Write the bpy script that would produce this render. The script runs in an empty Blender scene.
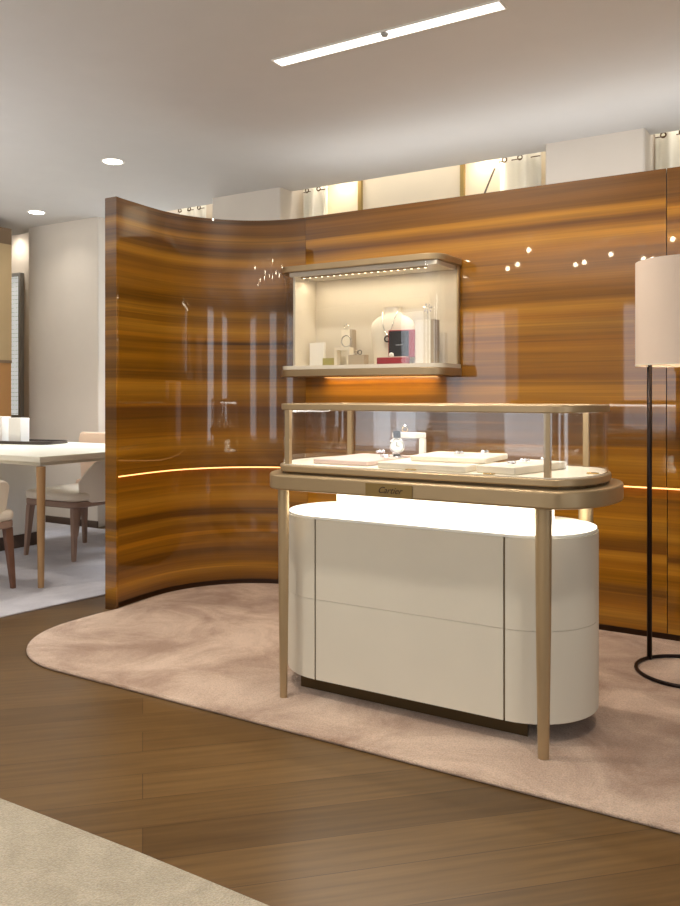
import bpy, bmesh, math, random
from mathutils import Vector, Matrix
PI = math.pi
random.seed(7)
S = bpy.context.scene
COL = S.collection

# ---------------------------------------------------------------- camera
cd = bpy.data.cameras.new('camera'); cam = bpy.data.objects.new('camera', cd); COL.objects.link(cam)
cam.location = (0, 0, 1.15)
cam.rotation_euler = (PI/2, 0, math.atan2(0.5220, 0.8530))
cd.sensor_fit = 'HORIZONTAL'; cd.sensor_width = 36; cd.lens = 36*820/680
cd.shift_y = -58/680; cd.clip_start = .05
S.camera = cam
# ---------------------------------------------------------------- world, exposure
w = bpy.data.worlds.new('world'); S.world = w; w.use_nodes = True
w.node_tree.nodes['Background'].inputs[0].default_value = (.93, .96, 1, 1)
w.node_tree.nodes['Background'].inputs[1].default_value = .95
S.view_settings.view_transform = 'Standard'; S.view_settings.look = 'None'
S.view_settings.exposure = 0.26; S.view_settings.gamma = 1; S.view_settings.use_curve_mapping = False
# ---------------------------------------------------------------- large lights: daylight in the windows, ceiling lights, added fill lights
def area(name, loc, target, sx, sy, power, color, spread=PI):
    l = bpy.data.lights.new(name, 'AREA'); l.shape = 'RECTANGLE'; l.size = sx; l.size_y = sy
    l.energy = power; l.color = color; l.spread = spread
    o = bpy.data.objects.new(name, l); COL.objects.link(o); o.location = loc
    o.rotation_euler = (Vector(target)-Vector(loc)).to_track_quat('-Z', 'Y').to_euler()
    return o
def spot(name, loc, target, power, color, angle=100, blend=.8, r=.05):
    l = bpy.data.lights.new(name, 'SPOT'); l.energy = power; l.color = color
    l.spot_size = math.radians(angle); l.spot_blend = blend; l.shadow_soft_size = r
    o = bpy.data.objects.new(name, l); COL.objects.link(o); o.location = loc
    o.rotation_euler = (Vector(target)-Vector(loc)).to_track_quat('-Z', 'Y').to_euler()
    return o
DAY = (.86, .93, 1); WARM = (1, .84, .62); SOFT = (1, .93, .83)
H = 2.69
for y in (-.9, 1.5): area('window_light', (4.35, y, 1.45), (0, y, 1.3), .9, 2.0, 13, DAY)
for x in (-5.0, -2.2, 1.2): area('window_light', (x, -4.2, 1.45), (x, 0, 1.3), 1.0, 2.0, 11, DAY)
area('linear_light_glow', (-1.685, 3.088, H-.03), (-1.685, 3.088, 0), 1.05, .05, 22, SOFT)
for x, y, p in ((-4.5, 2.3, 22), (-2.0, 1.9, 30), (-.2, 1.9, 22), (-1.6, .4, 26), (-5.6, 3.2, 28)):  # added fill spots without fixtures, to brighten floor and left area
    spot('downlight_and_fill', (x, y, H-.02), (x, y+.25, 0), p*2.6, (1, .92, .82), 110, 1, .06)
for x, y in ((-4.10, 3.83), (-5.79, 4.56)):
    spot('downlight_and_fill', (x, y, H-.03), (x, y, 0), 8, SOFT, 140, 1, .06)
for x, l, p in ((-2.55, 1.9, 2.2), (-.2, 1.4, 2.2), (-4.8, 1.1, 1.2)): area('cove_glow', (x, 5.13, 2.94), (x, 5.19, 2.3), l, .03, p, (1, .93, .82))
for x in (-3.17, -2.05): spot('cove_glow', (x, 5.2, 2.86), (x, 5.24, 0), 6, WARM, 120, 1, .04)
area('ceiling_fill', (-1.0, -1.6, 1.75), (-1.0, -1.6, 3), 5.0, 2.4, 92, (.97, .98, 1))  # upward fills added out of view to brighten the ceiling; no fixtures exist
area('ceiling_fill', (-6.0, 1.0, 1.30), (-6.0, 1.0, 3), 3.4, 3.0, 80, (.97, .98, 1))
area('ceiling_fill', (-1.2, 4.5, 2.1), (-1.2, 4.5, 3), 3.6, .3, 9, (1, .97, .93))
area('window_light', (-4.80, 5.2, 1.3), (-4.85, 2.8, 0.1), .8, 1.6, 34, DAY, 1.9)
spot('cove_glow', (-6.98, 5.15, 2.8), (-6.95, 5.24, 0), 12, SOFT, 120, 1, .04)

# ================================================================ materials
def c(r, g, b):
    f = lambda u: (u/255/12.92 if u/255 <= .04045 else ((u/255+.055)/1.055)**2.4)
    return (f(r), f(g), f(b), 1)
def mat(name, col, rough=.5, metal=0, coat=0, emit=None, es=0, spec=.5, bump=0, bscale=200, sheen=0, ior=1.45, mott=0, mscale=5):
    m = bpy.data.materials.new(name); m.use_nodes = True; nt = m.node_tree; b = nt.nodes['Principled BSDF']
    b.inputs['Base Color'].default_value = col; b.inputs['Roughness'].default_value = rough
    b.inputs['Metallic'].default_value = metal; b.inputs['Coat Weight'].default_value = coat
    b.inputs['Coat Roughness'].default_value = .04; b.inputs['Specular IOR Level'].default_value = spec
    b.inputs['Sheen Weight'].default_value = sheen; b.inputs['IOR'].default_value = ior
    if emit: b.inputs['Emission Color'].default_value = emit; b.inputs['Emission Strength'].default_value = es
    tc = nt.nodes.new('ShaderNodeTexCoord')
    n = nt.nodes.new('ShaderNodeTexNoise'); n.inputs['Scale'].default_value = mscale; n.inputs['Detail'].default_value = 5
    nt.links.new(tc.outputs['Object'], n.inputs['Vector'])
    mx = nt.nodes.new('ShaderNodeMix'); mx.data_type = 'RGBA'; mx.blend_type = 'MULTIPLY'; mx.inputs[0].default_value = 1
    rp = nt.nodes.new('ShaderNodeValToRGB'); k = max(mott, .03)
    rp.color_ramp.elements[0].position = .3; rp.color_ramp.elements[1].position = .7
    rp.color_ramp.elements[0].color = (1-k, 1-k, 1-k, 1); rp.color_ramp.elements[1].color = (1, 1, 1, 1)
    nt.links.new(n.outputs['Fac'], rp.inputs['Fac'])
    mx.inputs[6].default_value = col; nt.links.new(rp.outputs['Color'], mx.inputs[7]); nt.links.new(mx.outputs[2], b.inputs['Base Color'])
    if bump:
        n2 = nt.nodes.new('ShaderNodeTexNoise'); n2.inputs['Scale'].default_value = bscale; n2.inputs['Detail'].default_value = 3
        nt.links.new(tc.outputs['Object'], n2.inputs['Vector'])
        bp = nt.nodes.new('ShaderNodeBump'); bp.inputs['Strength'].default_value = bump; bp.inputs['Distance'].default_value = .005
        nt.links.new(n2.outputs['Fac'], bp.inputs['Height']); nt.links.new(bp.outputs['Normal'], b.inputs['Normal'])
    return m
def math_node(nt, op, a, b=None):
    n = nt.nodes.new('ShaderNodeMath'); n.operation = op
    for i, v in enumerate((a, b)):
        if v is None: continue
        if isinstance(v, (int, float)): n.inputs[i].default_value = v
        else: nt.links.new(v, n.inputs[i])
    return n.outputs[0]
def glass(name, tint=(1, 1, 1, 1), refl=1.0, ior=1.45):
    m = bpy.data.materials.new(name); m.use_nodes = True; nt = m.node_tree; nt.nodes.clear()
    o = nt.nodes.new('ShaderNodeOutputMaterial'); t = nt.nodes.new('ShaderNodeBsdfTransparent'); g = nt.nodes.new('ShaderNodeBsdfGlossy')
    lw = nt.nodes.new('ShaderNodeLayerWeight'); lw.inputs[0].default_value = .5
    class _F: pass
    f = _F(); f.outputs = [math_node(nt, 'ADD', math_node(nt, 'MULTIPLY', math_node(nt, 'POWER', lw.outputs['Facing'], 5), .9), .04)]; x = nt.nodes.new('ShaderNodeMixShader')
    t.inputs[0].default_value = tint; g.inputs['Roughness'].default_value = .01; g.inputs[0].default_value = (refl, refl, refl, 1)
    nt.links.new(f.outputs[0], x.inputs[0]); nt.links.new(t.outputs[0], x.inputs[1]); nt.links.new(g.outputs[0], x.inputs[2]); nt.links.new(x.outputs[0], o.inputs[0])
    return m
def emis(name, col, s):
    m = bpy.data.materials.new(name); m.use_nodes = True; b = m.node_tree.nodes['Principled BSDF']
    b.inputs['Base Color'].default_value = (.8, .8, .8, 1); b.inputs['Emission Color'].default_value = col; b.inputs['Emission Strength'].default_value = s
    return m
def veneer(name, shift=0.0, gain=1.0):
    """figured veneer: horizontal grain bands along the UV height, lacquered"""
    m = bpy.data.materials.new(name); m.use_nodes = True; nt = m.node_tree; b = nt.nodes['Principled BSDF']
    uv = nt.nodes.new('ShaderNodeUVMap'); sp = nt.nodes.new('ShaderNodeSeparateXYZ'); nt.links.new(uv.outputs[0], sp.inputs[0])
    def noise(su, sv, det=3, off=0):
        cb = nt.nodes.new('ShaderNodeCombineXYZ')
        nt.links.new(math_node(nt, 'MULTIPLY', sp.outputs[0], su), cb.inputs[0]); nt.links.new(math_node(nt, 'MULTIPLY', sp.outputs[1], sv), cb.inputs[1])
        cb.inputs[2].default_value = off+shift*3
        n = nt.nodes.new('ShaderNodeTexNoise'); n.inputs['Scale'].default_value = 1; n.inputs['Detail'].default_value = det
        nt.links.new(cb.outputs[0], n.inputs['Vector']); return n.outputs['Fac']
    warp = math_node(nt, 'MULTIPLY', math_node(nt, 'SUBTRACT', noise(.6, 1.6, 2, 4.1), .5), .05)
    warp2 = math_node(nt, 'MULTIPLY', math_node(nt, 'SUBTRACT', noise(.7, 11, 4, 9.7), .5), .06)
    h = math_node(nt, 'ADD', math_node(nt, 'ADD', math_node(nt, 'ADD', sp.outputs[1], warp), warp2), shift)
    hn = math_node(nt, 'DIVIDE', h, 2.25)
    D = c(112, 70, 9); M = c(146, 95, 12); M2 = c(134, 85, 10); L = c(166, 113, 26); K = c(98, 58, 10); B = c(114, 74, 24)
    stops = [(0, K), (.035, M2), (.075, L), (.13, M2), (.2, D), (.26, M), (.33, M2), (.372, L), (.405, K), (.44, D), (.47, M), (.52, L), (.56, M),
             (.70, M2), (.78, M), (.83, L), (.90, M2), (.97, D), (1.05, K), (1.10, M), (1.165, L), (1.23, D), (1.33, M), (1.44, M2), (1.505, L), (1.55, M2), (1.59, L), (1.64, D),
             (1.76, M), (1.88, M2), (1.93, L), (2.0, K)]
    rp = nt.nodes.new('ShaderNodeValToRGB'); cr = rp.color_ramp
    while len(cr.elements) < len(stops): cr.elements.new(.5)
    for e, (p, col) in zip(cr.elements, stops): e.position = p/2.25
    for i, (p, col) in enumerate(stops): cr.elements[i].color = col
    nt.links.new(hn, rp.inputs['Fac'])
    # top of the leaf: a second ramp above two metres
    rp2 = nt.nodes.new('ShaderNodeValToRGB'); c2 = rp2.color_ramp
    t2 = [(2.0, K), (2.05, L), (2.09, D), (2.14, B), (2.25, B)]
    while len(c2.elements) < len(t2): c2.elements.new(.5)
    for e, (p, col) in zip(c2.elements, t2): e.position = (p-2.0)/.25*.999
    for i, (p, col) in enumerate(t2): c2.elements[i].color = col
    nt.links.new(math_node(nt, 'DIVIDE', math_node(nt, 'SUBTRACT', h, 2.0), .25), rp2.inputs['Fac'])
    sw = nt.nodes.new('ShaderNodeMix'); sw.data_type = 'RGBA'; nt.links.new(math_node(nt, 'GREATER_THAN', h, 2.0), sw.inputs[0])
    nt.links.new(rp.outputs[0], sw.inputs[6]); nt.links.new(rp2.outputs[0], sw.inputs[7])
    s = math_node(nt, 'ADD', math_node(nt, 'MULTIPLY', noise(.5, 26, 6, 1.3), 1.3), math_node(nt, 'MULTIPLY', noise(1.6, 120, 4, 2.3), .6))
    s = math_node(nt, 'ADD', s, math_node(nt, 'MULTIPLY', math_node(nt, 'SUBTRACT', noise(.35, 12, 4, 7.3), .5), .8))
    s = math_node(nt, 'ADD', s, .05)
    # thin pale and thin dark streaks that run along the grain
    def streak(su, sv, lo, hi, off):
        mr = nt.nodes.new('ShaderNodeMapRange'); mr.inputs[1].default_value = lo; mr.inputs[2].default_value = hi; nt.links.new(noise(su, sv, 2, off), mr.inputs[0]); return mr.outputs[0]
    s = math_node(nt, 'ADD', s, math_node(nt, 'MULTIPLY', streak(.3, 24, .62, .70, 21.7), .50))
    s = math_node(nt, 'SUBTRACT', s, math_node(nt, 'MULTIPLY', streak(.35, 30, .60, .72, 33.1), .38))
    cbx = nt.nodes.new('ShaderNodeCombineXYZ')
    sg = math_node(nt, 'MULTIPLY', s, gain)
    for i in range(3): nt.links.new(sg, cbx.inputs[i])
    mx = nt.nodes.new('ShaderNodeMix'); mx.data_type = 'RGBA'; mx.blend_type = 'MULTIPLY'; mx.inputs[0].default_value = 1
    nt.links.new(sw.outputs[2], mx.inputs[6]); nt.links.new(cbx.outputs[0], mx.inputs[7]); nt.links.new(mx.outputs[2], b.inputs['Base Color'])
    b.inputs['Roughness'].default_value = .35; b.inputs['Coat Weight'].default_value = 1; b.inputs['Coat Roughness'].default_value = .025; b.inputs['Coat IOR'].default_value = 1.5
    b.inputs['Specular IOR Level'].default_value = .25
    return m
def planks():
    m = bpy.data.materials.new('floorboards'); m.use_nodes = True; nt = m.node_tree; b = nt.nodes['Principled BSDF']
    tc = nt.nodes.new('ShaderNodeTexCoord'); mp = nt.nodes.new('ShaderNodeMapping'); mp.inputs['Rotation'].default_value = (0, 0, math.radians(-45))
    nt.links.new(tc.outputs['Object'], mp.inputs[0])
    br = nt.nodes.new('ShaderNodeTexBrick'); br.inputs['Scale'].default_value = 1; br.inputs['Brick Width'].default_value = 3.4; br.inputs['Row Height'].default_value = .16
    br.inputs['Mortar Size'].default_value = .0012; br.inputs['Color1'].default_value = c(104, 79, 47); br.inputs['Color2'].default_value = c(84, 62, 35); br.inputs['Mortar'].default_value = c(66, 46, 26)
    br.inputs['Bias'].default_value = 0; nt.links.new(mp.outputs[0], br.inputs['Vector'])
    m2 = nt.nodes.new('ShaderNodeMapping'); m2.inputs['Scale'].default_value = (1.2, 22, 1); nt.links.new(mp.outputs[0], m2.inputs[0])
    n = nt.nodes.new('ShaderNodeTexNoise'); n.inputs['Scale'].default_value = 2.2; n.inputs['Detail'].default_value = 6; nt.links.new(m2.outputs[0], n.inputs['Vector'])
    rp = nt.nodes.new('ShaderNodeValToRGB'); rp.color_ramp.elements[0].position = .3; rp.color_ramp.elements[1].position = .7
    rp.color_ramp.elements[0].color = (.72, .70, .68, 1); rp.color_ramp.elements[1].color = (1.1, 1.1, 1.1, 1); nt.links.new(n.outputs['Fac'], rp.inputs[0])
    mx = nt.nodes.new('ShaderNodeMix'); mx.data_type = 'RGBA'; mx.blend_type = 'MULTIPLY'; mx.inputs[0].default_value = 1
    nt.links.new(br.outputs['Color'], mx.inputs[6]); nt.links.new(rp.outputs[0], mx.inputs[7]); nt.links.new(mx.outputs[2], b.inputs['Base Color'])
    b.inputs['Roughness'].default_value = .32; b.inputs['Specular IOR Level'].default_value = .35
    return m
def rugmat(name, col, dark, k=.9, scale=3.0):
    m = bpy.data.materials.new(name); m.use_nodes = True; nt = m.node_tree; b = nt.nodes['Principled BSDF']
    tc = nt.nodes.new('ShaderNodeTexCoord')
    n = nt.nodes.new('ShaderNodeTexNoise'); n.inputs['Scale'].default_value = scale; n.inputs['Detail'].default_value = 6; n.inputs['Roughness'].default_value = .62; n.inputs['Distortion'].default_value = .7
    nt.links.new(tc.outputs['Object'], n.inputs['Vector'])
    rp = nt.nodes.new('ShaderNodeValToRGB'); rp.color_ramp.elements[0].position = .38; rp.color_ramp.elements[1].position = .62
    rp.color_ramp.elements[0].color = dark; rp.color_ramp.elements[1].color = col; nt.links.new(n.outputs['Fac'], rp.inputs[0])
    n2 = nt.nodes.new('ShaderNodeTexNoise'); n2.inputs['Scale'].default_value = 190; n2.inputs['Detail'].default_value = 2; nt.links.new(tc.outputs['Object'], n2.inputs['Vector'])
    r2 = nt.nodes.new('ShaderNodeValToRGB'); r2.color_ramp.elements[0].position = .3; r2.color_ramp.elements[1].position = .7
    r2.color_ramp.elements[0].color = (.8, .8, .8, 1); r2.color_ramp.elements[1].color = (1.08, 1.08, 1.08, 1); nt.links.new(n2.outputs['Fac'], r2.inputs[0])
    mx = nt.nodes.new('ShaderNodeMix'); mx.data_type = 'RGBA'; mx.blend_type = 'MULTIPLY'; mx.inputs[0].default_value = 1
    nt.links.new(rp.outputs[0], mx.inputs[6]); nt.links.new(r2.outputs[0], mx.inputs[7]); nt.links.new(mx.outputs[2], b.inputs['Base Color'])
    bp = nt.nodes.new('ShaderNodeBump'); bp.inputs['Strength'].default_value = k; bp.inputs['Distance'].default_value = .008
    nt.links.new(n2.outputs['Fac'], bp.inputs['Height']); nt.links.new(bp.outputs['Normal'], b.inputs['Normal'])
    b.inputs['Roughness'].default_value = 1; b.inputs['Specular IOR Level'].default_value = .1; b.inputs['Sheen Weight'].default_value = .25
    return m
def latticemat():
    m = bpy.data.materials.new('lattice_blind'); m.use_nodes = True; nt = m.node_tree; b = nt.nodes['Principled BSDF']
    tc = nt.nodes.new('ShaderNodeTexCoord'); mp = nt.nodes.new('ShaderNodeMapping'); mp.inputs['Rotation'].default_value = (PI/2, 0, 0); nt.links.new(tc.outputs['Object'], mp.inputs[0])
    br = nt.nodes.new('ShaderNodeTexBrick'); br.offset = 0; br.inputs['Scale'].default_value = 1; br.inputs['Brick Width'].default_value = .048; br.inputs['Row Height'].default_value = .042
    br.inputs['Mortar Size'].default_value = .0022; br.inputs['Color1'].default_value = c(226, 228, 226); br.inputs['Color2'].default_value = c(214, 218, 214); br.inputs['Mortar'].default_value = c(150, 150, 142)
    nt.links.new(mp.outputs[0], br.inputs['Vector']); nt.links.new(br.outputs['Color'], b.inputs['Base Color']); nt.links.new(br.outputs['Color'], b.inputs['Emission Color'])
    b.inputs['Emission Strength'].default_value = .55; return m

M = dict(
    ceiling=mat('ceiling_paint', c(212, 210, 208), .9), wall=mat('wall_paint', c(226, 214, 198), .85), pillar=mat('pillar_plaster', c(226, 217, 205), .85),
    wood=veneer('figured_veneer', 0, 1.14), wood2=veneer('figured_veneer_right', .045, 1.14), wood3=veneer('figured_veneer_curve', -.03, .88), wooddark=mat('dark_edge_wood', c(60, 34, 14), .4),  # curve veneer is darker, partly shading put into its colour
    floor=planks(), pink=rugmat('pink_plush', c(208, 182, 160), c(160, 130, 108), .8, 2.6), beige=rugmat('beige_loop', c(184, 172, 150), c(170, 158, 136), 1, 9), bluish=rugmat('pale_pile', c(212, 210, 216), c(190, 188, 196), .6, 3),
    bronze=mat('champagne_bronze', c(176, 152, 116), .36, .55), bronzedark=mat('dark_bronze', c(84, 66, 38), .4, .4), seam=mat('seam_bronze', c(112, 96, 66), .5, .2),
    plaque=mat('plaque_brass', c(142, 116, 68), .4, .5), ink=mat('engraved_ink', c(58, 36, 18), .6),
    leather=mat('ivory_leather', c(216, 208, 190), .5, bump=.05, bscale=500), plinthtop=mat('opal_acrylic', c(244, 242, 232), .4), cream=mat('cream_lining', c(232, 222, 202), .8), creamwarm=mat('warm_fabric', c(216, 206, 188), .9, bump=.15, bscale=400),
    pad=mat('suede_pad', c(226, 216, 198), .9, bump=.2, bscale=600), padpink=mat('blush_pad', c(214, 192, 184), .9), white=mat('white_lacquer', c(240, 236, 228), .4), green=mat('olive_gold', c(170, 160, 96), .6), greige=mat('greige_side', c(176, 160, 138), .8),
    silver=mat('silver', c(225, 225, 225), .14, 1), black=mat('black_leather', c(22, 18, 20), .35), red=mat('red_leather', c(158, 34, 44), .4), gold=mat('gold', c(214, 180, 110), .25, .9), diamond=mat('diamond_sparkle', c(240, 240, 245), .08, .6),
    dialb=mat('watch_dial', c(228, 228, 224), .3), lampshade=mat('linen_shade', c(226, 206, 188), .9, bump=.1, bscale=300), iron=mat('dark_iron', c(34, 22, 18), .4, .6),
    tabletop=mat('cream_tabletop', c(226, 220, 202), .35), oak=mat('light_oak', c(178, 140, 96), .5), oakpink=mat('rosy_ash', c(156, 128, 112), .55), walnut=mat('walnut_leg', c(120, 84, 66), .5), fabric=mat('cream_upholstery', c(242, 230, 212), .95, bump=.2, bscale=500), peach=mat('peach_upholstery', c(232, 202, 176), .95),
    trayd=mat('dark_tray', c(66, 56, 50), .3), cabinet=mat('sand_cabinet', c(190, 166, 126), .5), cabtop=mat('taupe_fascia', c(134, 112, 88), .6), cablow=mat('orange_lit_niche', c(186, 138, 84), .5), base=mat('dark_skirting', c(92, 76, 66), .5),
    curtain=mat('sheer_curtain', c(246, 240, 224), .9), grommet=mat('bronze_eyelet', c(104, 80, 52), .35, .7), blind=mat('cream_blind', c(240, 226, 200), .9), brass=mat('brass_frame', c(176, 150, 92), .4, .5), grey=mat('grey_frame', c(168, 166, 162), .5), cord=mat('dark_rod', c(110, 98, 84), .5),
    lattice=latticemat(), glass=glass('clear_glass', (.985, .985, .98, 1)), acrylic=glass('clear_acrylic', (.93, .92, .9, 1)),
    led=emis('warm_strip', (1, .45, .12, 1), 2.2), ledcab=emis('cabinet_strip', (1, .82, .55, 1), 5), ledc=emis('counter_strip', (1, .93, .8, 1), 1.5), panel=emis('light_panel', (1, .96, .9, 1), 3.0), disc=emis('downlight_disc', (1, .93, .8, 1), 9), bulb=emis('bulb_glow', (1, .86, .6, 1), 60), pane=emis('day_pane', (.8, .9, 1, 1), 1.5))

# ================================================================ helpers
def link(name, bm, m, parent=None, smooth=False, bev=0, seg=2):
    bmesh.ops.recalc_face_normals(bm, faces=bm.faces)
    me = bpy.data.meshes.new(name); bm.to_mesh(me); bm.free()
    o = bpy.data.objects.new(name, me); COL.objects.link(o); me.materials.append(M[m] if isinstance(m, str) else m)
    if bev:
        md = o.modifiers.new('bevel', 'BEVEL'); md.width = bev; md.segments = seg; md.limit_method = 'ANGLE'; md.angle_limit = math.radians(35)
    if smooth or bev:
        for p in me.polygons: p.use_smooth = True
        if bev or smooth == 'auto':
            try: me.set_sharp_from_angle(angle=math.radians(35))
            except Exception: pass
    if parent:
        o.parent = parent; o.matrix_parent_inverse = Matrix.Identity(4)
    return o
def root(name, label, cat, loc=(0, 0, 0), rz=0, group=None):
    o = bpy.data.objects.new(name, None); COL.objects.link(o); o.location = loc; o.rotation_euler = (0, 0, rz); o.empty_display_size = .1
    o['label'] = label; o['category'] = cat
    if group: o['group'] = group
    return o
def tag(o, label, cat, group=None):
    o['label'] = label; o['category'] = cat
    if group: o['group'] = group
    return o
def struct(name, bm, m, parent=None, **k):
    o = link(name, bm, m, parent, **k)
    if not parent: o['kind'] = 'structure'
    return o
def box(bm, x0, x1, y0, y1, z0, z1, mtx=None):
    v = [bm.verts.new((x, y, z)) for x in (x0, x1) for y in (y0, y1) for z in (z0, z1)]
    for f in ((0, 1, 3, 2), (4, 6, 7, 5), (0, 4, 5, 1), (2, 3, 7, 6), (0, 2, 6, 4), (1, 5, 7, 3)): bm.faces.new([v[i] for i in f])
    if mtx: bmesh.ops.transform(bm, matrix=mtx, verts=v)
    return bm
def B(*a, mtx=None): return box(bmesh.new(), *a, mtx=mtx)
def prism(out, z0, z1, bm=None, ztop=None):
    bm = bm or bmesh.new(); n = len(out)
    a = [bm.verts.new((x, y, z0)) for x, y in out]; b = [bm.verts.new((x, y, z1)) for x, y in out]
    for i in range(n): bm.faces.new((a[i], a[(i+1) % n], b[(i+1) % n], b[i]))
    bm.faces.new(b); bm.faces.new(a[::-1]); return bm
def lathe(prof, n=32, bm=None, cx=0, cy=0, sy=1):
    bm = bm or bmesh.new(); rings = []
    for r, z in prof:
        rings.append([bm.verts.new((cx+r*math.cos(2*PI*i/n), cy+sy*r*math.sin(2*PI*i/n), z)) for i in range(n)])
    for a, b in zip(rings, rings[1:]):
        for i in range(n): bm.faces.new((a[i], a[(i+1) % n], b[(i+1) % n], b[i]))
    if prof[0][0] > 1e-5: bm.faces.new(rings[0][::-1])
    if prof[-1][0] > 1e-5: bm.faces.new(rings[-1])
    bmesh.ops.remove_doubles(bm, verts=bm.verts, dist=1e-6)
    return bm
def tube(pts, r, n=10, bm=None, closed=False, rr=None):
    bm = bm or bmesh.new(); P = [Vector(p) for p in pts]; rings = []; N = len(P); up = None
    for i, p in enumerate(P):
        if closed: t = (P[(i+1) % N]-P[i-1]).normalized()
        else: t = (P[min(i+1, N-1)]-P[max(i-1, 0)]).normalized()
        if up is None: up = t.orthogonal().normalized()
        up = (up-t*up.dot(t)).normalized(); s = t.cross(up); q = rr[i] if rr else r
        rings.append([bm.verts.new(p+(up*math.cos(2*PI*k/n)+s*math.sin(2*PI*k/n))*q) for k in range(n)])
    for i in range(N if closed else N-1):
        a, b = rings[i], rings[(i+1) % N]
        for k in range(n): bm.faces.new((a[k], a[(k+1) % n], b[(k+1) % n], b[k]))
    if not closed: bm.faces.new(rings[0][::-1]); bm.faces.new(rings[-1])
    return bm
def circle(cx, cy, cz, r, axis='z', n=28):
    o = []
    for i in range(n):
        a = 2*PI*i/n; u, v = r*math.cos(a), r*math.sin(a)
        o.append({'z': (cx+u, cy+v, cz), 'y': (cx+u, cy, cz+v), 'x': (cx, cy+u, cz+v)}[axis])
    return o
def stadium(xl, xr, y0, y1, rx, n=18):
    """straight runs xl..xr, half-elliptical ends reaching rx further"""
    cy, ry = (y0+y1)/2, (y1-y0)/2; o = []
    for i in range(n+1): a = -PI/2+PI*i/n; o.append((xr+rx*math.cos(a), cy+ry*math.sin(a)))
    for i in range(n+1): a = PI/2+PI*i/n; o.append((xl+rx*math.cos(a), cy+ry*math.sin(a)))
    return o
def inset(out, d):
    n = len(out); res = []
    for i in range(n):
        p0, p1, p2 = Vector(out[i-1]), Vector(out[i]), Vector(out[(i+1) % n])
        t = ((p1-p0).normalized()+(p2-p1).normalized()).normalized(); nn = Vector((-t.y, t.x)); res.append(tuple(p1+nn*d))
    return res
def ribbon(path, thick, z0, z1, close=False, uoff=0):
    """vertical sheet of given thickness standing on an open path; thickness goes to the left of travel. UV = metres"""
    n = len(path); back = []
    for i in range(n):
        a, b = Vector(path[max(i-1, 0)]), Vector(path[min(i+1, n-1)]); t = (b-a).normalized(); back.append(tuple(Vector(path[i])+Vector((-t.y, t.x))*thick))
    bm = bmesh.new(); uv = bm.loops.layers.uv.new('UVMap')
    L = [0]
    for i in range(1, n): L.append(L[-1]+(Vector(path[i])-Vector(path[i-1])).length)
    V = [[bm.verts.new((x, y, z)) for z in (z0, z1)] for x, y in path]; W = [[bm.verts.new((x, y, z)) for z in (z0, z1)] for x, y in back]
    def face(vs, us):
        f = bm.faces.new(vs)
        for l, u in zip(f.loops, us): l[uv].uv = u
    for i in range(n-1):
        u0, u1 = L[i]+uoff, L[i+1]+uoff
        face((V[i][0], V[i+1][0], V[i+1][1], V[i][1]), ((u0, z0), (u1, z0), (u1, z1), (u0, z1)))
        face((W[i][0], W[i][1], W[i+1][1], W[i+1][0]), ((u0+5, z0), (u0+5, z1), (u1+5, z1), (u1+5, z0)))
        face((V[i][1], V[i+1][1], W[i+1][1], W[i][1]), ((u0, z1), (u1, z1), (u1, z1+thick), (u0, z1+thick)))
        face((V[i][0], W[i][0], W[i+1][0], V[i+1][0]), ((u0, z0), (u0, z0), (u1, z0), (u1, z0)))
    for i, s in ((0, -1), (n-1, 1)):
        u0 = L[i]+uoff
        face((V[i][0], V[i][1], W[i][1], W[i][0]), ((u0, z0), (u0, z1), (u0+s*thick, z1), (u0+s*thick, z0)))
    return bm
def copy_tree(o, parent=None):
    q = o.copy(); COL.objects.link(q); q.parent = parent
    for ch in list(o.children): copy_tree(ch, q)
    return q

# ================================================================ setting
XL, XR, YB, YF = -9.0, 4.5, -4.5, 5.3
struct('floor', B(XL, XR, YB, YF, -.1, 0), 'floor')
struct('ceiling', B(XL, XR, YB, 5.10, H, H+.16), 'ceiling')
struct('wall_back', B(XL, XR, YF, YF+.15, 0, 3.0), 'wall')
struct('trim_1', B(XL, XR, 5.10, YF, 2.96, 3.0), 'ceiling')     # lid of the curtain pocket
struct('wall_left', B(XL-.15, XL, YB, YF, 0, 3.0), 'wall')
# wall behind the viewer and wall on the right, each left open where the tall windows are
def holed(name, lo, hi, holes, z0, z1, mk):
    bm = bmesh.new(); a = lo
    for h0, h1 in holes:
        mk(bm, a, h0, 0, 2.85); mk(bm, h0, h1, 0, z0); mk(bm, h0, h1, z1, 2.85); a = h1
    mk(bm, a, hi, 0, 2.85); struct(name, bm, 'wall')
hs = [(-5.6, -4.4), (-2.8, -1.6), (.6, 1.8)]
holed('wall_front', XL, XR, hs, .35, 2.55, lambda bm, a, b, z0, z1: box(bm, a, b, YB-.15, YB, z0, z1))
hr = [(-1.4, -.4), (1.0, 2.0)]
holed('wall_right', YB, YF, hr, .35, 2.55, lambda bm, a, b, z0, z1: box(bm, XR, XR+.15, a, b, z0, z1))
# pillars between the window bays
for k, (a, b) in enumerate(((-6.40, -5.48), (-4.204, -3.55), (-1.554, -.968))):
    struct('wall_pillar', B(a, b, 4.95, 5.298, 0, 2.958), 'pillar', bev=.012)
struct('baseboard_back', B(-6.405, -5.475, 4.935, 4.949, 0, .06), 'base')
struct('baseboard_bay', B(-5.47, -4.21, 5.286, 5.299, 0, .06), 'base')

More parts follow.
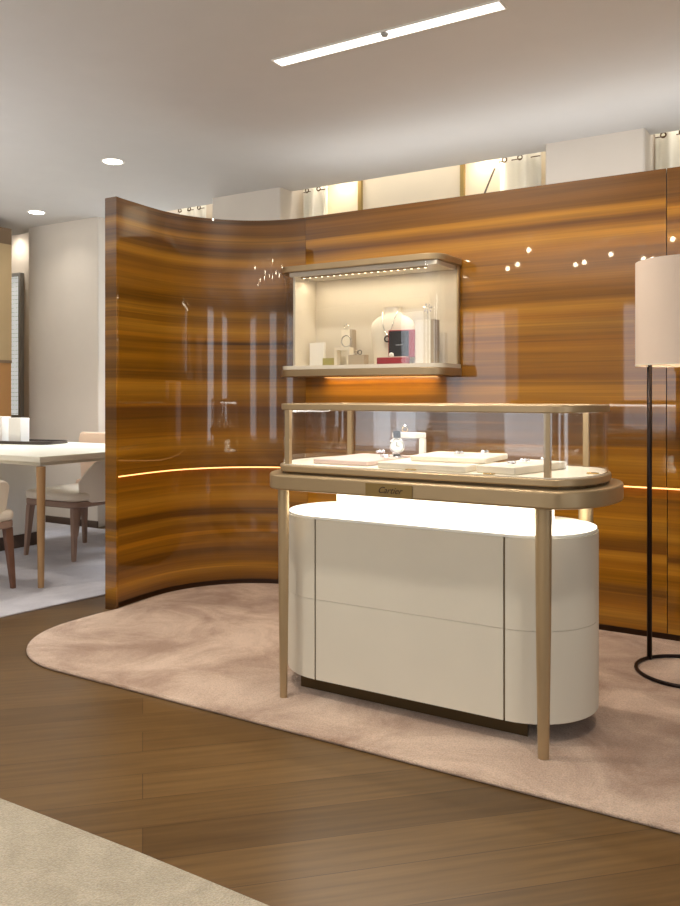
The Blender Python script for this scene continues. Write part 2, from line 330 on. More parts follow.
# windows of the back wall (frame + blind/pane)
def window(n, x0, x1, z0, z1, pane, frame, mull=(), fw=.03):
    bm = bmesh.new()
    box(bm, x0, x0+fw, 5.255, 5.297, z0, z1); box(bm, x1-fw, x1, 5.255, 5.297, z0, z1)
    box(bm, x0+fw, x1-fw, 5.255, 5.297, z0, z0+fw); box(bm, x0+fw, x1-fw, 5.255, 5.297, z1-fw, z1)
    f = struct('window_%d' % n, bm, frame)
    link('pane', B(x0+fw, x1-fw, 5.278, 5.292, z0+fw, z1-fw), pane, f)
    for m in mull: link('mullion', B(m-.014, m+.014, 5.25, 5.277, z0+fw, z1-fw), frame, f)
    return f
window(1, -8.2, -6.915, .92, 2.36, 'lattice', 'grey', fw=.032)
window(2, -5.30, -4.35, .5, 2.62, 'pane', 'brass')
window(3, -3.60, -1.50, .5, 2.93, 'blind', 'brass', (-3.045, -2.23))
window(4, -.90, .6, .5, 2.93, 'blind', 'brass')

# ---- curtains with eyelets on a rod
def curtain(x0, x1, label, ph=0, top=2.74):
    y = 5.19; n = int((x1-x0)/.008); path = []
    for i in range(n+1):
        x = x0+(x1-x0)*i/n; path.append((x, y+.024*math.sin((x-x0)/.13*2*PI+ph)))
    r = root('curtain', label, 'curtain', (0, 0, 0), 0, 'curtains in the window bays')
    link('drape', ribbon(path, .006, .03, top), 'curtain', r, smooth=True)
    x = x0+.05
    while x < x1-.02:
        link('eyelet', tube(circle(x, y-.032, top-.045, .015, 'y', 20), .0045, 8, closed=True), 'grommet', r, smooth=True); x += .105
    link('rod', tube([(x0, y, top-.045), (x1, y, top-.045)], .0035, 8), 'grommet', r)
    return r
curtain(-4.78, -4.49, 'narrow strip of cream curtain with two dark eyelets over the curved end of the panelling', 1)
curtain(-3.50, -3.28, 'cream curtain with dark eyelets beside the pillar, above the left end of the wall vitrine', 0)
curtain(-1.94, -1.66, 'cream curtain with dark eyelets left of the wide pillar, beside the slanting cord', 2)
curtain(-.955, -.45, 'cream curtain with dark eyelets at the far right above the floor lamp', .5)
tag(link('pull_cord', tube([(-1.985, 5.232, 2.67), (-2.10, 5.232, 2.42), (-2.22, 5.232, 2.16)], .006, 8), 'cord'), 'thin dark slanting cord across the bright bay above the panelling', 'cord')

# ---- ceiling lights
def downlight(x, y, label, group='recessed ceiling spots'):
    r = root('downlight', label, 'ceiling light', (x, y, H), 0, group)
    link('bezel', lathe([(.062, -.001), (.075, -.004), (.078, -.001)], 28), 'white', r)
    link('lamp_disc', lathe([(.0, -.0035), (.060, -.0035), (.061, -.001)], 28), 'disc', r)
downlight(-4.10, 3.83, 'round recessed downlight, the larger of two on the left of the ceiling')
downlight(-5.79, 4.56, 'small round recessed downlight farther off at the left edge of the ceiling')
r = root('linear_ceiling_light', 'long slim bright rectangular light recessed in the ceiling above the display case', 'ceiling light', (-1.685, 3.0875, H))
link('diffuser', B(-.543, .543, -.035, .035, -.004, .0), 'panel', r)
bm = bmesh.new()
box(bm, -.55, -.543, -.042, .042, -.006, 0); box(bm, .543, .55, -.042, .042, -.006, 0); box(bm, -.543, .543, -.042, -.035, -.006, 0); box(bm, -.543, .543, .035, .042, -.006, 0)
link('frame', bm, 'white', r)
link('sensor', lathe([(0, -.02), (.012, -.018), (.017, -.010), (.018, -.0045)], 20, cx=.03, cy=-.02), 'grey', r, smooth=True)
# spots of the front part of the room (seen mirrored in the lacquered wood)
for x, y in ((-2.25, -.35), (-1.95, -.2), (-1.55, -.15), (-2.45, -.75), (-2.8, .1), (-3.05, -.3), (-1.75, -.75), (-3.2, .45), (-2.6, .35), (-1.2, -.6), (-1.3, .25)):
    r = root('pendant_bulb', 'small glowing globe bulb hanging in a cluster in front of the panelling', 'light', (x, y, H), 0, 'cluster of small pendant bulbs')
    d = random.uniform(.1, .28)
    link('wire', tube([(0, 0, 0), (0, 0, -d)], .002, 6), 'iron', r)
    link('bulb', lathe([(0, -d-.044), (.014, -d-.038), (.022, -d-.022), (.014, -d-.006), (.004, -d)], 16), 'bulb', r, smooth=True)

# ---- rugs
R = .60; CX, CY = -2.725, 3.46; YW = 4.06
arc = [(-3.300, 3.12), (-3.312, 3.24), (-3.322, 3.36)]+[(CX-R*math.cos(a), CY+R*math.sin(a)) for a in [PI/2*i/22 for i in range(23)]]
inner = arc+[(1.2, YW)]
n0 = [(CX, YW)]
rug = [(1.2, 2.29), (1.2, 4.05)]+[(x+.012*(1 if x < -3 else .6), y-.012) for x, y in arc[::-1]]+[(-3.305, 3.0)]
rc, rr_ = (-2.80, 2.80), .51
rug += [(rc[0]+rr_*math.cos(a), rc[1]+rr_*math.sin(a)) for a in [PI+PI/2*i/14 for i in range(15)]]
tag(link('plush_rug', prism(rug, .0, .014), 'pink', bev=.006), 'pinkish beige plush rug with a rounded corner under the display case', 'rug')
fr = [(-7, -1), (.6, -1), (.6, 1.478), (-.9, 1.478), (-1.5, 1.484), (-2.1, 1.476), (-2.8, 1.44), (-7, 1.3)]
tag(link('loop_rug', prism(fr, .0, .012), 'beige', bev=.005), 'beige looped rug in the bottom left corner', 'rug')
br_ = [(-6.15, 1.7), (-3.98, 1.7), (-3.705, 2.65), (-3.66, 3.0), (-3.60, 3.35), (-3.60, 4.95-.05), (-6.15, 4.90)]
tag(link('pale_rug', prism(br_, .0, .010), 'bluish', bev=.004), 'pale bluish white rug under the table and chairs on the left', 'rug')

# ================================================================ curved lacquered wood screen
part = root('panelled_screen', 'freestanding curved screen of glossy orange brown figured wood behind the display case', 'partition', (0, 0, 0))
GZ = .716
XS, XE = -.700, 1.2
pc = arc[:]                                  # curved end
pm = [(CX+.002, YW), (-1.8, YW), (XS, YW)]; pr = [(XS+.004, YW), (XE, YW)]
LC = sum((Vector(arc[i+1])-Vector(arc[i])).length for i in range(len(arc)-1))
LM = LC+XS-CX
def off(path, d):
    n = len(path); o = []
    for i in range(n):
        a, b = Vector(path[max(i-1, 0)]), Vector(path[min(i+1, n-1)]); t = (b-a).normalized(); o.append(tuple(Vector(path[i])+Vector((-t.y, t.x))*d))
    return o
TH = .090
for nm, path, u, mt in (('upper_panel', pc, 0, 'wood3'), ('upper_panel', pm, LC, 'wood'), ('upper_panel', pr, LM, 'wood2')):
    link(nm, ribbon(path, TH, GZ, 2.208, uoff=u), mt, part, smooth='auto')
for nm, path, u, mt in (('lower_panel', pc, 0, 'wood3'), ('lower_panel', pm, LC, 'wood'), ('lower_panel', pr, LM, 'wood2')):
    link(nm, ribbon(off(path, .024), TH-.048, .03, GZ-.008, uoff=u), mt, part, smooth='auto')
link('end_panel', ribbon([(-3.300-TH+.010, 3.1035), (-3.297, 3.1035)], .0155, 0, 2.2085, uoff=-.1), 'wood3', part)
link('light_strip', ribbon(off(arc+[(XE, YW)], .006), .014, GZ-.0075, GZ-.0005), 'led', part)
link('plinth', ribbon(off(arc+[(XE, YW)], .034), TH-.068, 0, .029), 'wooddark', part)

# ================================================================ wall vitrine
vit = root('wall_vitrine', 'bronze framed glass wall cabinet with rounded corners hung on the wood panelling', 'display cabinet', (0, 0, 0))
VX0, VX1, VY0, VY1 = -2.745, -1.722, 3.775, 4.056
def vout(d=0, r=.10, n=10):
    x0, x1, y0 = VX0+d, VX1-d, VY0+d; r = r-d; o = [(x1, VY1), (x0, VY1)]
    o += [(x0+r-r*math.cos(PI/2*i/n), y0+r-r*math.sin(PI/2*i/n)) for i in range(n+1)]
    o += [(x1-r+r*math.sin(PI/2*i/n), y0+r-r*math.cos(PI/2*i/n)) for i in range(n+1)]
    return o
link('base_frame', prism(vout(), 1.252, 1.292), 'bronze', vit, bev=.004)
link('base_floor', prism(vout(.006), 1.293, 1.313), 'cream', vit)
link('top_frame', prism(vout(), 1.838, 1.872), 'bronze', vit, bev=.004)
link('glass_front', ribbon(vout(.010)[1:]+[vout(.010)[0]], .005, 1.313, 1.838), 'glass', vit, smooth='auto')
link('back_panel', B(-2.63, -1.735, 4.030, 4.045, 1.314, 1.815), 'creamwarm', vit)
link('side_panel', B(-2.645, -2.631, 3.815, 4.045, 1.314, 1.815), 'creamwarm', vit)
link('side_rail', B(-1.741, -1.731, 4.028, 4.054, 1.3135, 1.837), 'bronze', vit)
link('inner_ceiling', B(-2.66, -1.75, 3.80, 4.045, 1.8155, 1.837), 'creamwarm', vit)
st = link('light_strip', B(-2.60, -1.82, 3.826, 3.836, 1.806, 1.8145), 'plaque', vit)
for i in range(20): link('light_dot', lathe([(0, 1.8035), (.006, 1.805), (.006, 1.806)], 10, cx=-2.58+i*.0395, cy=3.831), 'ledcab', st)
area('vitrine_glow', (-2.18, 3.90, 1.80), (-2.18, 3.93, 1.3), .84, .04, 1.6, (1, .86, .64))
link('underlight', B(-2.58, -1.86, 4.042, 4.048, 1.2495, 1.2515), 'led', vit)
area('vitrine_underglow', (-2.22, 4.03, 1.245), (-2.22, 4.06, .9), .7, .015, .9, (1, .70, .36))

# --- things inside it (floor at 1.313)
VZ = 1.3135
tag(link('display_card', B(-.048, .048, -.01, .01, 0, .135), 'white'), 'cream upright card block at the left end inside the wall vitrine', 'display block').location = (-2.555, 3.93, VZ)
tag(link('olive_block', B(-.042, .042, -.03, .03, 0, .044), 'green'), 'low olive gold block beside the cream card in the wall vitrine', 'display block').location = (-2.46, 3.93, VZ)
o = root('tall_riser', 'narrow cream riser with greige side at the back left in the wall vitrine', 'display riser', (-2.375, 3.975, VZ))
link('body', B(-.035, .02, -.022, .022, 0, .205), 'cream', o); link('side', B(.0205, .036, -.022, .022, 0, .205), 'greige', o)
o = root('earring', 'small diamond earring standing on the tall narrow riser', 'jewellery', (-2.39, 3.975, VZ+.2055))
link('hoop', tube(circle(0, 0, .016, .014, 'y', 16), .002, 6, closed=True), 'silver', o); link('stone', lathe([(0, .026), (.006, .03), (0, .036)], 8), 'diamond', o)
o = root('bench_riser', 'small cream bench shaped riser in front of the narrow riser', 'display riser', (-2.362, 3.90, VZ))
link('bench_top', B(-.05, .05, -.022, .022, .085, .100), 'cream', o)
for s in (-1, 1): link('leg', B(s*.042-.008, s*.042+.008, -.022, .022, 0, .0845), 'cream', o)
o = root('bracelet', 'slim silver and dark bangle standing on the small bench riser', 'jewellery', (-2.345, 3.90, VZ+.1005))
link('band', tube(circle(0, 0, .034, .031, 'y', 28), .003, 8, closed=True), 'silver', o, smooth=True)
link('onyx_line', tube([(.031*math.cos(a), -.003, .034+.031*math.sin(a)) for a in [.2+PI*.8*i/12 for i in range(13)]], .0022, 6), 'black', o)
tag(link('low_block', B(-.05, .05, -.025, .025, 0, .056), 'greige'), 'low greige block between the bench riser and the necklace bust', 'display block').location = (-2.268, 3.90, VZ)
o = root('ring', 'pair of joined silver rings on the low greige block', 'jewellery', (-2.27, 3.895, VZ+.0565))
link('band', tube(circle(-.012, 0, .014, .012, 'y', 16), .0022, 6, closed=True), 'silver', o); link('band', tube(circle(.014, 0, .014, .012, 'y', 16), .0022, 6, closed=True), 'black', o)
# bust
bust = root('necklace_bust', 'ivory necklace display bust in the middle of the wall vitrine', 'display bust', (-2.085, 3.955, VZ))
bm = bmesh.new(); prof = [(.104, .035, 0), (.106, .040, .05), (.112, .046, .12), (.120, .050, .175), (.122, .048, .205), (.112, .044, .235), (.085, .040, .258), (.055, .034, .270), (.045, .032, .285), (.047, .034, .305), (.050, .036, .313)]
rings = []
for a, b_, z in prof:
    rings.append([bm.verts.new((1.08*a*math.copysign(abs(math.cos(t))**.8, math.cos(t)), b_*math.sin(t)-.10*(z-.15)*.0, z)) for t in [2*PI*i/36 for i in range(36)]])
for a, b_ in zip(rings, rings[1:]):
    for i in range(36): bm.faces.new((a[i], a[(i+1) % 36], b_[(i+1) % 36], b_[i]))
bm.faces.new(rings[0][::-1]); bm.faces.new(rings[-1]); link('torso', bm, 'cream', bust, smooth='auto')
neck = root('necklace', 'fine chain necklace with a round dark pendant on the ivory bust', 'jewellery', (-2.085, 3.955, VZ))
def chain(s): return [(s*.045, -.026, .288), (s*.040, -.046, .255), (s*.030, -.056, .215), (s*.018, -.058, .180), (-.028*0-.0, -.059, .158)]
link('chain', tube(chain(-1), .0018, 6), 'silver', neck); link('chain', tube(chain(1), .0018, 6), 'silver', neck)
pd = link('pendant', tube(circle(0, -.062, .138, .015, 'y', 20), .0045, 8, closed=True), 'black', neck, smooth=True); link('stone', lathe([(0, .130), (.007, .138), (0, .146)], 8, cy=-.062), 'diamond', pd)
# red box
rb = root('jewel_box', 'open red jewellery box with black lid lining beside the necklace bust', 'box', (-2.0, 3.84, VZ), .12)
link('tray', B(-.10, .062, -.035, .035, 0, .034), 'red', rb, bev=.003); link('lining', B(-.09, .052, -.028, .028, .0345, .038), 'cream', rb)
link('lid', B(-.062, .085, .036, .058, .036, .182), 'red', rb, bev=.003); ll = link('lid_lining', B(-.056, .055, .0335, .0358, .042, .176), 'black', rb)
link('lid_print', bmesh.new() if False else B(-.018, .022, .0328, .0334, .100, .104), 'silver', ll)
link('white_pad', lathe([(0, .039), (.014, .042), (.012, .056), (0, .062)], 14, cx=-.03), 'white', rb, smooth=True)
o = root('tall_plinth', 'tallest cream plinth right of the red box in the wall vitrine', 'display riser', (-1.867, 3.93, VZ))
link('body', B(-.055, .035, -.03, .03, 0, .232), 'cream', o); link('side', B(.0355, .058, -.03, .03, 0, .232), 'greige', o)
o = root('brooch', 'sparkling flower brooch on a thin stem above the tallest plinth', 'jewellery', (-1.862, 3.93, VZ+.2325))
link('stem', tube([(0, 0, 0), (0, 0, .05)], .0018, 6), 'silver', o)
bm = bmesh.new()
for i in range(7):
    a = 2*PI*i/7+.2; tube([(.006*math.cos(a), 0, .062+.006*math.sin(a)), (.026*math.cos(a), -.002, .062+.026*math.sin(a))], .003, 6, bm, rr=[.0015, .0042])
link('petal_cluster', bm, 'diamond', o)
tag(link('acrylic_stand', B(-.018, .018, -.018, .018, 0, .16), 'acrylic'), 'clear acrylic block at the right end of the wall vitrine', 'display riser').location = (-1.775, 3.93, VZ)

# ================================================================ display counter
ctr = root('display_case', 'oval glass topped jewellery display case with bronze rail and ivory rounded cabinet', 'display case', (0, 0, 0))
XA, XB_ = -1.785, -.790                    # leg positions along the case
Y0, Y1 = 2.480, 3.065
rail = stadium(XA+.018, XB_, Y0, Y1, .170)
link('rail', prism(rail, .797, .853), 'bronze', ctr, bev=.007, seg=3)
link('shadow_gap', prism(inset(rail, .05), .8535, .8615), 'bronzedark', ctr)
deck = inset(rail, .040)
link('deck', prism(deck, .862, .886), 'bronze', ctr, bev=.004)
link('deck_lining', prism(inset(rail, .052), .8865, .890), 'cream', ctr)
gl = inset(rail, .049)
gp = gl[18:]+gl[:18]
gbm = bmesh.new()
def ring_prism(out, d, z0, z1):
    bm = bmesh.new(); inn = inset(out, d); n = len(out)
    V = [[bm.verts.new((x, y, z)) for x, y in o] for o, z in ((out, z0), (out, z1), (inn, z1), (inn, z0))]
    for k in range(4):
        a, b = V[k], V[(k+1) % 4]
        for i in range(n): bm.faces.new((a[i], a[(i+1) % n], b[(i+1) % n], b[i]))
    return bm
link('glass_wall', ring_prism(gl, .006, .8902, 1.093), 'glass', ctr, smooth='auto')
link('top_frame', ring_prism(inset(rail, .045), .020, 1.0935, 1.117), 'bronze', ctr, bev=.003)
link('glass_lid', prism(inset(rail, .066), 1.106, 1.114), 'glass', ctr)
link('light_strip', ring_prism(inset(rail, .068), .006, 1.096, 1.102), 'ledc', ctr)
for x in (XA, XB_):
    for y in (Y0+.063, Y1-.063):
        link('mullion', B(x-.010, x+.010, y-.009, y+.009, .8903, 1.0932), 'bronze', ctr)
area('case_glow', (-1.30, 2.60, 1.085), (-1.30, 2.72, .9), 1.0, .03, .9, (1, .95, .86))
area('case_glow', (-1.30, 2.95, 1.085), (-1.30, 2.80, .9), 1.0, .03, .8, (1, .95, .86))
for x in (XA-.006, XB_-.006):
    for y in (2.52, 3.018):
        o = link('leg', lathe([(.0175, .0145), (.018, .03), (.0235, .4), (.0265, .79), (.0265, .7965)], 24, sy=.9), 'bronze', ctr, smooth='auto'); o.location = (x, y, 0)
        if x < -1.5: o.scale = (.82, .82, 1)
# ivory cabinet
body = stadium(-1.685, -.945, 2.575, 3.055, .235, 22)
bd = inset(body, .006)
link('cabinet_core', prism(bd, .088, .680), 'seam', ctr)
def arcpath(out, i0, i1): return out[i0:i1+1]
g = .0035
yf, yb, cyb, ryb = 2.575, 3.055, 2.815, .24
def endpath(xc, sgn, n=26):
    pts = [(xc+sgn*.235*math.cos(a), cyb+sgn*.24*math.sin(a)) for a in [-PI/2+PI*i/n for i in range(n+1)]]
    return pts
re_ = [(-.945+g, yf)]+endpath(-.945+g, 1)[1:-1]+[(-.945+g, yb)]
le_ = [(-1.685-g, yb)]+endpath(-1.685-g, -1)[1:-1]+[(-1.685-g, yf)]
for z0, z1, in ((.083, .3825), (.3837, .683)):
    link('front_panel', ribbon([(-1.685+g, yf), (-.945-g, yf)], .0055, z0, z1), 'leather', ctr)
    link('back_panel', ribbon([(-.945-g, yb), (-1.685+g, yb)], .0055, z0, z1), 'leather', ctr)
    link('end_panel', ribbon(re_, .0055, z0, z1), 'leather', ctr, smooth='auto'); link('end_panel', ribbon(le_, .0055, z0, z1), 'leather', ctr, smooth='auto')
link('cabinet_top', prism(inset(body, .0005), .6835, .695), 'plinthtop', ctr, bev=.002)
link('plinth', prism([(-1.80, 2.65), (-.89, 2.65), (-.98, 2.98), (-1.70, 2.98)], .0145, .087), 'bronzedark', ctr)
link('light_column', prism(stadium(-1.66, -.93, 2.72, 2.97, .06, 8), .6955, .7965), 'plinthtop', ctr)
area('case_underglow', (-1.31, 2.62, .790), (-1.31, 2.64, .5), .98, .10, 2.9, (1, .97, .88))
area('case_underglow', (-.80, 2.79, .790), (-.80, 2.79, .5), .14, .36, 1.0, (1, .97, .88))
area('case_underglow', (-1.80, 2.79, .790), (-1.80, 2.79, .5), .14, .36, 1.0, (1, .97, .88))
# plaque with the engraved name
pq = link('plaque', B(-1.412, -1.232, 2.4765, 2.4798, .801, .845), 'plaque', ctr)
tcu = bpy.data.curves.new('lettering', 'FONT'); tcu.body = 'Cartier'; tcu.size = .031; tcu.shear = .45; tcu.extrude = .0006; tcu.align_x = 'CENTER'; tcu.align_y = 'CENTER'
to = bpy.data.objects.new('lettering_curve', tcu); COL.objects.link(to)
bpy.context.view_layer.update()
me = bpy.data.meshes.new_from_object(to.evaluated_get(bpy.context.evaluated_depsgraph_get()))
bpy.data.objects.remove(to)
lo = bpy.data.objects.new('lettering', me); COL.objects.link(lo); me.materials.clear(); me.materials.append(M['ink'])
lo.parent = pq; lo.location = (-1.318, 2.4758, .823); lo.rotation_euler = (PI/2, 0, 0)

# --- things inside the case (lining at .890)
DZ = .8903
def pad(x, y, w, d, h, rz, m, label, grp='jewellery pads in the display case', z=DZ):
    o = link('jewellery_pad', B(-w/2, w/2, -d/2, d/2, 0, h), m, bev=.004); o.location = (x, y, z); o.rotation_euler = (0, 0, rz); tag(o, label, 'jewellery pad', grp); return o
pad(-1.585, 2.775, .24, .36, .018, -.03, 'padpink', 'blush suede pad at the left end of the display case')
pad(-1.235, 2.67, .34, .24, .022, -.02, 'pad', 'low cream suede pad at the centre, underneath a second pad')
pad(-1.19, 2.785, .28, .26, .020, .05, 'pad', 'cream suede pad lying on top of the central one', z=DZ+.0225)
pad(-.935, 2.73, .15, .34, .026, -.22, 'pad', 'thick cream suede pad at the right, by the front post')
# watch stand: inverted U with watch
ws = root('watch_stand', 'white inverted U shaped stand behind the central pads', 'display stand', (-1.455, 2.90, DZ), .15)
link('crossbar', B(-.066, .066, -.016, .016, .090, .112), 'white', ws, bev=.005)
for s in (-1, 1): link('post', B(s*.055-.011, s*.055+.011, -.016, .016, 0, .0895), 'white', ws, bev=.004)
wt = root('wristwatch', 'silver wristwatch with dark strap hanging on the white stand', 'watch', (-1.487, 2.858, DZ+.060), .35)
wt.scale = (1.15, 1.15, 1.15)
link('case', lathe([(0, -.006), (.024, -.006), (.027, 0), (.024, .006), (0, .006)], 28), 'silver', wt, smooth='auto').rotation_euler = (PI/2, 0, 0)
dl = link('dial', lathe([(0, 0), (.021, 0), (.021, .001), (0, .001)], 24), 'dialb', wt); dl.rotation_euler = (PI/2, 0, 0); dl.location = (0, -.0065, 0)
link('hand', B(-.001, .001, -.0085, -.008, 0, .014), 'black', wt); link('hand', B(0, .010, -.0085, -.008, -.001, .001), 'black', wt)
for sgn in (-1, 1): link('strap', B(-.013, .013, -.006, .000, min(sgn*.028, sgn*.052), max(sgn*.028, sgn*.052)), 'black', wt, bev=.003)
o = root('ring', 'small diamond ring perched on the white watch stand', 'jewellery', (-1.47, 2.892, DZ+.1125), .2)
link('band', tube(circle(0, 0, .012, .011, 'y', 16), .002, 6, closed=True), 'gold', o); link('stone', lathe([(0, .022), (.006, .026), (0, .031)], 8), 'diamond', o)
def flower(x, y, z, s, label, n=6):
    o = root('brooch', label, 'jewellery', (x, y, z), random.uniform(0, 3), 'diamond flower brooches in the display case')
    bm = bmesh.new()
    for i in range(n):
        a = 2*PI*i/n; tube([(0, 0, s*.4), (s*math.cos(a), s*math.sin(a), s*.7)], .003, 6, bm, rr=[s*.15, s*.34])
    link('petal_cluster', bm, 'diamond', o); link('centre_stone', lathe([(0, s*.3), (s*.3, s*.7), (0, s*1.05)], 8), 'silver', o)
flower(-1.475, 2.735, DZ+.0185, .017, 'flower brooch on the right corner of the blush pad')
flower(-1.60, 2.93, DZ+.0185, .018, 'flower brooch at the far edge of the blush pad')
flower(-1.17, 2.73, DZ+.043, .016, 'flower brooch at the middle of the topmost cream pad')
flower(-1.12, 2.85, DZ+.043, .014, 'small flower brooch at the far side of the topmost cream pad')
flower(-.935, 2.62, DZ+.0265, .014, 'flower brooch near the front of the thick right pad')
flower(-.93, 2.74, DZ+.0265, .015, 'flower brooch at the middle of the thick right pad')
flower(-.89, 2.83, DZ+.0265, .014, 'flower brooch at the far end of the thick right pad')
flower(-1.40, 2.70, DZ+.0225, .012, 'tiny flower brooch on the low central pad')
for x, y, lb in ((-1.27, 2.545, 'small pale gold price tag in front of the low central pad'), (-.985, 2.545, 'small pale gold price tag in front of the thick right pad'), (-.70, 2.74, 'small pale gold price tag alone at the rounded right end of the case')):
    bm = B(-.018, .018, -.010, .010, 0, .004); o = link('price_tag', bm, 'gold', bev=.001); o.location = (x, y, DZ); tag(o, lb, 'price tag')

# ================================================================ floor lamp
lp = root('floor_lamp', 'floor lamp with white drum shade, thin dark stem and ring foot', 'lamp', (-.535, 3.595, 0))
link('foot_ring', tube(circle(0, 0, .022, .20, 'z', 64), .0075, 10, closed=True), 'iron', lp, smooth=True)
px, py = -.170, .105
link('pole', tube([(px, py, .016), (px, py, 1.36)], .0105, 14), 'iron', lp, smooth=True)
link('arm', tube([(px, py, 1.352), (0, 0, 1.352)], .006, 8), 'iron', lp)
ring = [(x, y) for x, y, z in circle(0, 0, 0, .203, 'z', 72)]
sh = link('lamp_shade', ring_prism(ring, .003, 1.276, 1.695), 'lampshade', lp, smooth='auto')
link('lit_shade_edge', ring_prism([(x*1.004, y*1.004) for x, y in ring], .006, 1.270, 1.2757), 'cream', sh)  # pale rim stands in for the lit lower edge of the shade
bm = bmesh.new()
for a in (0, 2*PI/3, 4*PI/3): tube([(0, 0, 1.69), (.198*math.cos(a), .198*math.sin(a), 1.69)], .002, 6, bm)
link('spider', bm, 'iron', lp)
link('bulb', lathe([(0, 1.38), (.012, 1.39), (.014, 1.42), (.032, 1.47), (.03, 1.50), (0, 1.53)], 20), 'disc', lp, smooth=True)
link('finial', lathe([(.004, 1.690), (.004, 1.705), (.009, 1.712), (0, 1.725)], 12), 'gold', lp, smooth=True)
pl = bpy.data.lights.new('bulb_glow', 'POINT'); pl.energy = 3; pl.color = WARM; pl.shadow_soft_size = .04
po = bpy.data.objects.new('bulb_glow', pl); COL.objects.link(po); po.location = (-.535, 3.595, 1.57)

# ================================================================ table, chairs and background furniture
def rrect(w, d, r, n=8):
    o = []
    for cx_, cy_, a0 in ((w-r, -d+r, -PI/2), (w-r, d-r, 0), (-w+r, d-r, PI/2), (-w+r, -d+r, PI)):
        o += [(cx_+r*math.cos(a0+PI/2*i/n), cy_+r*math.sin(a0+PI/2*i/n)) for i in range(n+1)]
    return o
tb = root('meeting_table', 'cream topped table with slim oak leg at the left edge', 'table', (-4.03, 3.195, 0))
link('table_top', B(-1.9, .02, -.015, 1.12, .752, .787), 'tabletop', tb, bev=.004)
link('apron', B(-1.86, -.03, .03, 1.07, .728, .7515), 'tabletop', tb)
for x, y in ((0, .02), (0, 1.06)):
    o = link('leg', lathe([(.017, .0105), (.019, .05), (.024, .5), (.027, .727)], 18), 'oak', tb, smooth='auto'); o.location = (x-.01, y, 0)
    if y < .1 or True: o.location.x = x-.012
pb = link('pedestal_base', prism([(x-1.59, y+.72) for x, y in rrect(.40, .33, .10)], .11, .7275), 'white', tb, bev=.006); pb['label'] = 'white rounded pedestal holding up the far end'
link('plinth', prism([(x-1.59, y+.72) for x, y in rrect(.385, .315, .09)], .0105, .109), 'base', pb)
tr = root('serving_tray', 'dark rounded tray on the far side of the cream table', 'tray', (-5.40, 4.00, .7875), .20)
link('tray_floor', prism(rrect(.46, .13, .06), 0, .008), 'trayd', tr); link('rim', ring_prism(rrect(.47, .14, .07), .012, .0, .022), 'trayd', tr)
tag(link('display_box', B(-.10, .04, -.04, .04, 0, .182), 'white', bev=.003), 'tall cream display box, the right one of two on the dark tray', 'box').location = (-5.25, 4.0, .7965)
o = link('display_box', B(-.25, .0, -.03, .05, .0, .19), 'white', bev=.003); o.location = (-5.40, 3.97, .7965); tag(o, 'wide cream display box at the left edge on the dark tray', 'box')

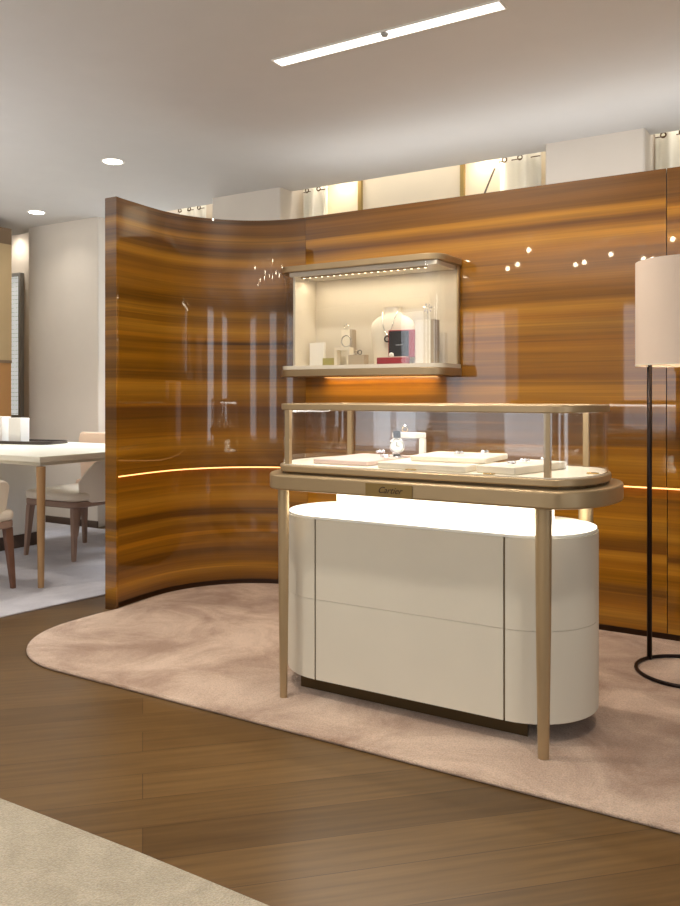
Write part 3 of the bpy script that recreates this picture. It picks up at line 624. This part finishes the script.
def chair(name, label, loc, rz, legm, bh, fab, wrap=-.15):
    r = root(name, label, 'chair', loc, rz, None)                 # faces local -y; back at +y
    link('seat_frame', prism(rrect(.29, .27, .08), .372, .415), 'oakpink' if legm != 'walnut' else 'oakpink', r, bev=.008)
    link('seat_cushion', prism(rrect(.295, .275, .09), .4155, .475), fab, r, bev=.022, seg=3)
    path = [(-.285, -.02)]; n = 18
    path = [(.30*math.cos(a), .05+.26*math.sin(a)) for a in [wrap+(PI-2*wrap)*i/n for i in range(n+1)]][::-1]
    bm = bmesh.new(); rows = 7; G = []
    for s, dd in ((0, 0), (1, .04)):
        g_ = []
        for j in range(rows):
            t = j/(rows-1); row = []
            for i, (x, y) in enumerate(path):
                u = abs(i/(len(path)-1)-.5)*2; zt = bh-(bh-.50)*max(0, u-.35)**1.6*1.5; z = .40+t*(zt-.40); k = 1+.10*t
                inn = 1-(dd/.3); row.append(bm.verts.new((x*k*inn, (y-.05)*k*inn+.05, z)))
            g_.append(row)
        G.append(g_)
    for s in (0, 1):
        for j in range(rows-1):
            for i in range(len(path)-1): bm.faces.new((G[s][j][i], G[s][j][i+1], G[s][j+1][i+1], G[s][j+1][i]))
    for j in range(rows-1):
        for i in (0, -1): bm.faces.new((G[0][j][i], G[0][j+1][i], G[1][j+1][i], G[1][j][i]))
    for i in range(len(path)-1):
        for j in (0, -1): bm.faces.new((G[0][j][i], G[0][j][i+1], G[1][j][i+1], G[1][j][i]))
    link('backrest', bm, fab, r, bev=.012, seg=2)
    for sx in (-1, 1):
        for sy in (-1, 1):
            bm = bmesh.new(); q = [bm.verts.new((sx*.25+a, sy*.22+b, .3715)) for a, b in ((-.026, -.018), (.026, -.018), (.026, .018), (-.026, .018))]
            p = [bm.verts.new((sx*.275+a, sy*.24+b, .0105)) for a, b in ((-.013, -.012), (.013, -.012), (.013, .012), (-.013, .012))]
            bm.faces.new(q); bm.faces.new(p[::-1])
            for i in range(4): bm.faces.new((p[i], p[(i+1) % 4], q[(i+1) % 4], q[i]))
            link('leg', bm, legm, r, bev=.003)
    return r
chair('upholstered_chair', 'cream upholstered chair with rosy wooden legs on the far side of the table', (-4.73, 4.10, 0), math.radians(-88), 'oakpink', .70, 'fabric', .75)
chair('upholstered_chair', 'pale upholstered chair with dark brown leg cut off by the left edge', (-4.41, 2.845, 0), math.radians(-90), 'walnut', .66, 'fabric', .15)
chair('peach_armchair', 'peach upholstered chair, only its back visible above the table', (-4.98, 4.76, 0), PI, 'oakpink', .86, 'peach', .3)

cb = root('tall_cabinet', 'tall sand coloured cabinet with taupe top band at the left edge', 'cabinet', (-6.90, 4.30, 0))
link('carcass', B(-.70, .66, .002, .34, .0, 2.60), 'cabinet', cb); link('fascia', B(-.70, .67, -.015, .345, 2.47, 2.61), 'cabtop', cb)
link('door', B(-.70, .67, -.015, .345, 1.455, 2.4695), 'cabinet', cb); link('niche_panel', B(-.70, .665, -.010, .345, .9, 1.43), 'cablow', cb); link('shelf', B(-.70, .674, -.03, .345, 1.4305, 1.4545), 'cabtop', cb)  # orange light in the niche is put into the niche_panel colour
link('door', B(-.70, .67, -.015, .345, .03, .8995), 'cabinet', cb)
